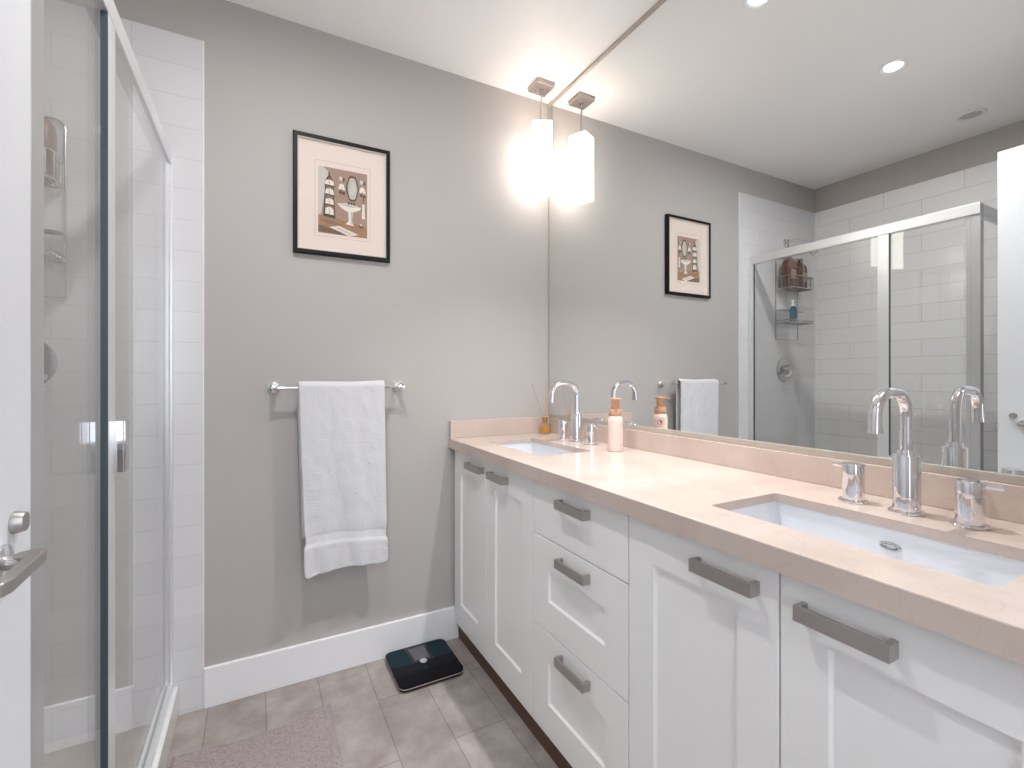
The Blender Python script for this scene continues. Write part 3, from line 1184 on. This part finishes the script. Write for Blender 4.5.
bd = [g[0][i] for i in range(nx+1)]+[g[j][nx] for j in range(1, ny+1)]+[g[ny][i] for i in range(nx-1, -1, -1)]+[g[j][0] for j in range(ny-1, 0, -1)]
low = [bm.verts.new((v.co.x, v.co.y, 0.0003)) for v in bd]
for i in range(len(bd)):
    k = (i+1) % len(bd)
    bm.faces.new((bd[i], bd[k], low[k], low[i]))
o = obj('bath_mat', bm, M['rug'], None, True, auto=False)
tag(o, 'mauve grey tufted bath mat on the floor in front of the shower', 'mat')
rebase(o)

# ------------------------------------------------------------ shower: curb, tray, enclosure
GX = -0.280        # glass plane
bm = B()
box(bm, -0.318, -0.243, 0.852, Y0-0.0085, 0, 0.103, bev=0.003)
box(bm, XL+0.009, -0.318, 0.852, 0.925, 0, 0.103, bev=0.003)
o = obj('shower_curb', bm, M['curb'])
tag(o, 'low white curb on the floor under the glass shower enclosure', 'curb', kind='structure')
rebase(o)
o = obj('shower_tray', bx(XL+0.009, -0.3185, 0.9255, Y0-0.0085, 0.0, 0.03, bev=0.003), M['tray'])
tag(o, 'pale shower tray on the floor inside the glass enclosure', 'shower tray')
rebase(o)

t = thing('shower_enclosure', 'aluminium framed glass shower enclosure standing on the white curb', 'shower', (GX, 1.42, 0.103))
bm = B()
box(bm, -0.300, -0.262, 0.866, Y0-0.0085, 1.905, 1.955, bev=0.002)
obj('top_rail', bm, M['alu'], t)
bm = B()
box(bm, -0.300, -0.288, 0.866, Y0-0.0085, 0.1035, 0.133, bev=0.001)
box(bm, -0.288, -0.272, 0.866, Y0-0.0085, 0.1035, 0.112)
box(bm, -0.272, -0.256, 0.866, Y0-0.0085, 0.1035, 0.124, bev=0.001)
obj('bottom_track', bm, M['alu'], t)
obj('track_seal', bx(-0.2735, -0.2705, 0.915, 1.975, 0.1125, 0.1255), M['alu_dark'], t)
bm = B()
box(bm, -0.298, -0.266, 1.966, Y0-0.0085, 0.124, 1.905, bev=0.0015)
box(bm, -0.266, -0.258, 1.982, Y0-0.0085, 0.124, 1.905, bev=0.001)
obj('wall_jamb', bm, M['alu'], t)
obj('jamb_seal', bx(-0.284, -0.276, 1.9615, 1.9655, 0.134, 1.90), M['alu_dark'], t)
bm = B()
box(bm, -0.305, -0.269, 0.866, 0.900, 0.124, 1.955, bev=0.002)
box(bm, -0.295, -0.270, 0.900, 0.916, 0.134, 1.905, bev=0.0015)
obj('corner_post', bm, M['alu_post'], t)
# fixed pane (post to mullion)
pane = obj('glass_pane', bx(-0.2785, -0.2725, 0.916, 1.2080, 0.134, 1.904), M['glass'], t)
# door (mullion to wall jamb)
door = obj('glass_door', bx(-0.2735, -0.2675, 1.262, 1.9605, 0.134, 1.904), M['glass'], t)
bm = B()
box(bm, -0.274, -0.262, 1.212, 1.262, 0.134, 1.904, bev=0.0015)
obj('door_stile', bm, M['alu'], door)
obj('stile_dark_side', bx(-0.2745, -0.263, 1.2085, 1.2118, 0.134, 1.904), M['alu_dark'], door)  # side of the stile, its dark reflection put into the colour
bm = B()
box(bm, -0.246, -0.241, 1.244, 1.272, 0.980, 1.087, bev=0.0015)
box(bm, -0.263, -0.2455, 1.244, 1.249, 0.980, 1.087, bev=0.001)
box(bm, -0.263, -0.2455, 1.267, 1.272, 0.980, 1.087, bev=0.001)
obj('door_pull', bm, M['chrome'], door)
# return pane towards the side wall
bm = B()
box(bm, XL+0.009, -0.305, 0.868, 0.898, 1.905, 1.955, bev=0.002)
box(bm, XL+0.009, -0.305, 0.868, 0.898, 0.1035, 0.125, bev=0.001)
box(bm, XL+0.009, XL+0.030, 0.868, 0.898, 0.125, 1.905, bev=0.001)
obj('return_frame', bm, M['alu'], t)
obj('glass_pane', bx(XL+0.030, -0.305, 0.880, 0.886, 0.125, 1.905), M['glass'], t)

# ------------------------------------------------------------ shower fittings
VX = -0.643
YT = Y0-0.008
t = thing('showerhead', 'chrome shower head on an angled arm above the wire caddy', 'shower head', (VX, YT, 2.09))
bm = B()
lathe(bm, [(0, YT), (0.030, YT), (0.028, YT-0.006), (0.014, YT-0.010), (0, YT-0.010)], (VX-0.02, 0, 2.10), 'y', 28)
obj('wall_flange', bm, M['chrome'], t, True)
bm = B()
arm = [(VX-0.02, YT-0.006, 2.10), (VX-0.021, YT-0.04, 2.108), (VX-0.024, YT-0.08, 2.10), (VX-0.03, YT-0.12, 2.075), (VX-0.035, YT-0.155, 2.045)]
tube(bm, arm, 0.0105, 14)
obj('arm', bm, M['chrome'], t, True)
q = B()
lathe(q, [(0, 0.0), (0.014, 0.0), (0.016, 0.022), (0.036, 0.040), (0.040, 0.052), (0.037, 0.056), (0, 0.057)], seg=30)
dirv = Vector((-0.08, -0.75, -0.66)).normalized()
mx = Matrix.Translation((VX-0.035, YT-0.152, 2.047)) @ Vector((0, 0, 1)).rotation_difference(dirv).to_matrix().to_4x4()
bm = B()
merge(bm, q, 0, mx)
obj('spray_head', bm, M['dull_chrome'], t, True)

t = thing('shower_valve', 'round chrome shower valve with lever on the white tiles', 'shower valve', (VX, YT, 1.13))
bm = B()
lathe(bm, [(0, YT), (0.086, YT), (0.085, YT-0.006), (0.070, YT-0.010), (0.034, YT-0.012), (0.032, YT-0.045), (0.028, YT-0.050), (0, YT-0.051)],
      (VX, 0, 1.219), 'y', 44)
obj('escutcheon', bm, M['dull_chrome'], t, True)
bm = B()
tube(bm, [(VX, YT-0.044, 1.205), (VX+0.045, YT-0.060, 1.180), (VX+0.078, YT-0.062, 1.176)], [0.012, 0.010, 0.009], 14)
obj('valve_lever', bm, M['chrome'], t, True)

# wire caddy hanging from the arm
CX0, CX1 = -0.785, -0.535
yb = 1.982
t = thing('shower_caddy', 'chrome wire shower caddy with two baskets hanging above the valve', 'caddy', ((CX0+CX1)/2, yb, 1.42))
bm = B()
rr = 0.03
out = [(CX0, yb, 1.425), (CX0, yb, 1.95)]
out += [(CX0+rr-rr*cos(radians(a)), yb, 1.955+rr*sin(radians(a))) for a in range(0, 91, 15)]
out += [(CX1-rr+rr*sin(radians(a)), yb, 1.955+rr*cos(radians(a))) for a in range(0, 91, 15)]
out += [(CX1, yb, 1.95), (CX1, yb, 1.425)]
tube(bm, out, 0.0032, 8, closed=True)
obj('outer_frame', bm, M['dull_chrome'], t, True)
bm = B()
hk = [(VX-0.035, yb, 1.985), (VX-0.035, yb, 2.085), (VX-0.030, yb-0.004, 2.112), (VX-0.022, yb-0.012, 2.122), (VX-0.006, yb-0.012, 2.112), (VX-0.003, yb-0.012, 2.100)]
tube(bm, hk, 0.0025, 8)
obj('hook', bm, M['dull_chrome'], t, True)


def basket(z0, z1, yf, label=None, rails=2):
    bm = B()
    yb2 = yb-0.006
    x0, x1 = CX0+0.002, CX1-0.002
    for k in range(rails):
        z = z1-(z1-z0)*k/max(1, rails-1) if rails > 1 else z1
        tube(bm, [(x0, yb2, z), (x0, yf+0.02, z), (x0+0.006, yf+0.006, z), (x0+0.02, yf, z), (x1-0.02, yf, z), (x1-0.006, yf+0.006, z), (x1, yf+0.02, z), (x1, yb2, z)],
             0.0031, 8, closed=True)
    n_ = 16 if rails > 1 else 0
    for k in range(n_+1 if n_ else 0):
        x = x0+0.012+(x1-x0-0.024)*k/n_
        tube(bm, [(x, yf, z1), (x, yf, z0), (x, yb2, z0)], 0.0018, 6)
    for k in range(4 if n_ else 0):
        y = yf+0.025+(yb2-yf-0.03)*k/3.2
        for x in (x0, x1):
            tube(bm, [(x, y, z1), (x, y, z0)], 0.0018, 6)
    if not n_:
        for k in range(9):
            y = yf+(yb2-yf)*k/8
            tube(bm, [(x0+0.004, y, z1), (x1-0.004, y, z1)], 0.0014, 6)
    obj('basket', bm, M['dull_chrome'], t, True)


bm = B()
cxm = (CX0+CX1)/2
tube(bm, [(cxm, 1.868, 1.77), (cxm, 1.868, 1.90), (cxm, 1.874, 1.935), (cxm, 1.895, 1.962), (cxm, 1.94, 1.980), (cxm, yb, 1.985)], 0.0034, 8)
obj('strap', bm, M['dull_chrome'], t, True)
basket(1.768, 1.848, 1.868)
basket(1.535, 1.552, 1.868, rails=2)
basket(1.622, 1.622, 1.93, rails=1)


def bottle(label, x, y, z, hw, hd, hb, m, capm, cap_h, neck=0.012, lab=True, pump=False):
    t = thing('toiletry_bottle', label, 'bottle', (x, y, z), 'bottles in the shower caddy')
    bm = B()
    rg = []
    for fx, zz in ((0.92, 0), (1.0, 0.004), (1.0, hb*0.72), (0.94, hb*0.84), (0.72, hb*0.94), (0.35, hb), (0.30, hb+0.006)):
        pts = rrect(-hw*fx, hw*fx, -hd*min(1, fx*1.2), hd*min(1, fx*1.2), min(hw*fx, hd*min(1, fx*1.2))*0.85, 5)
        rg.append([bm.verts.new((a, b, zz)) for a, b in pts])
    for a, b in zip(rg, rg[1:]):
        for i in range(len(a)):
            bm.faces.new((a[i], a[(i+1) % len(a)], b[(i+1) % len(a)], b[i]))
    bm.faces.new(rg[0])
    bm.faces.new(rg[-1])
    body = obj('bottle_body', bm, m, t, True, True)
    bm = B()
    if pump:
        lathe(bm, [(0, hb+0.003), (neck, hb+0.003), (neck, hb+0.018), (0.005, hb+0.020), (0.005, hb+0.036), (0.011, hb+0.037), (0.011, hb+0.044), (0, hb+0.045)], seg=20)
    else:
        lathe(bm, [(0, hb+0.003), (neck, hb+0.003), (neck, hb+cap_h), (neck*0.9, hb+cap_h+0.003), (0, hb+cap_h+0.003)], seg=20)
    obj('cap', bm, capm, t, True, True)
    if lab:
        bm = B()
        yy = -hd-0.0006
        box(bm, -hw*0.5, hw*0.5, yy, yy+0.001, hb*0.30, hb*0.62)
        obj('label_print', bm, M['pale_label'], body, False, True)
    return t


bottle('amber brown shampoo bottle in the upper caddy basket, left one in the mirror', -0.598, 1.927, 1.7705, 0.056, 0.030, 0.198,
       M['brown_bottle'], M['dark_cap'], 0.040, 0.014)
bottle('darker brown bottle with pale label in the upper caddy basket', -0.720, 1.927, 1.7705, 0.052, 0.030, 0.178,
       M['dark_bottle'], M['dark_cap'], 0.030, 0.016)
bottle('small blue bottle with white pump on the lower caddy shelf', -0.600, 1.903, 1.5375, 0.024, 0.018, 0.105,
       M['blue_bottle'], M['white'], 0.03, 0.010, False, True)
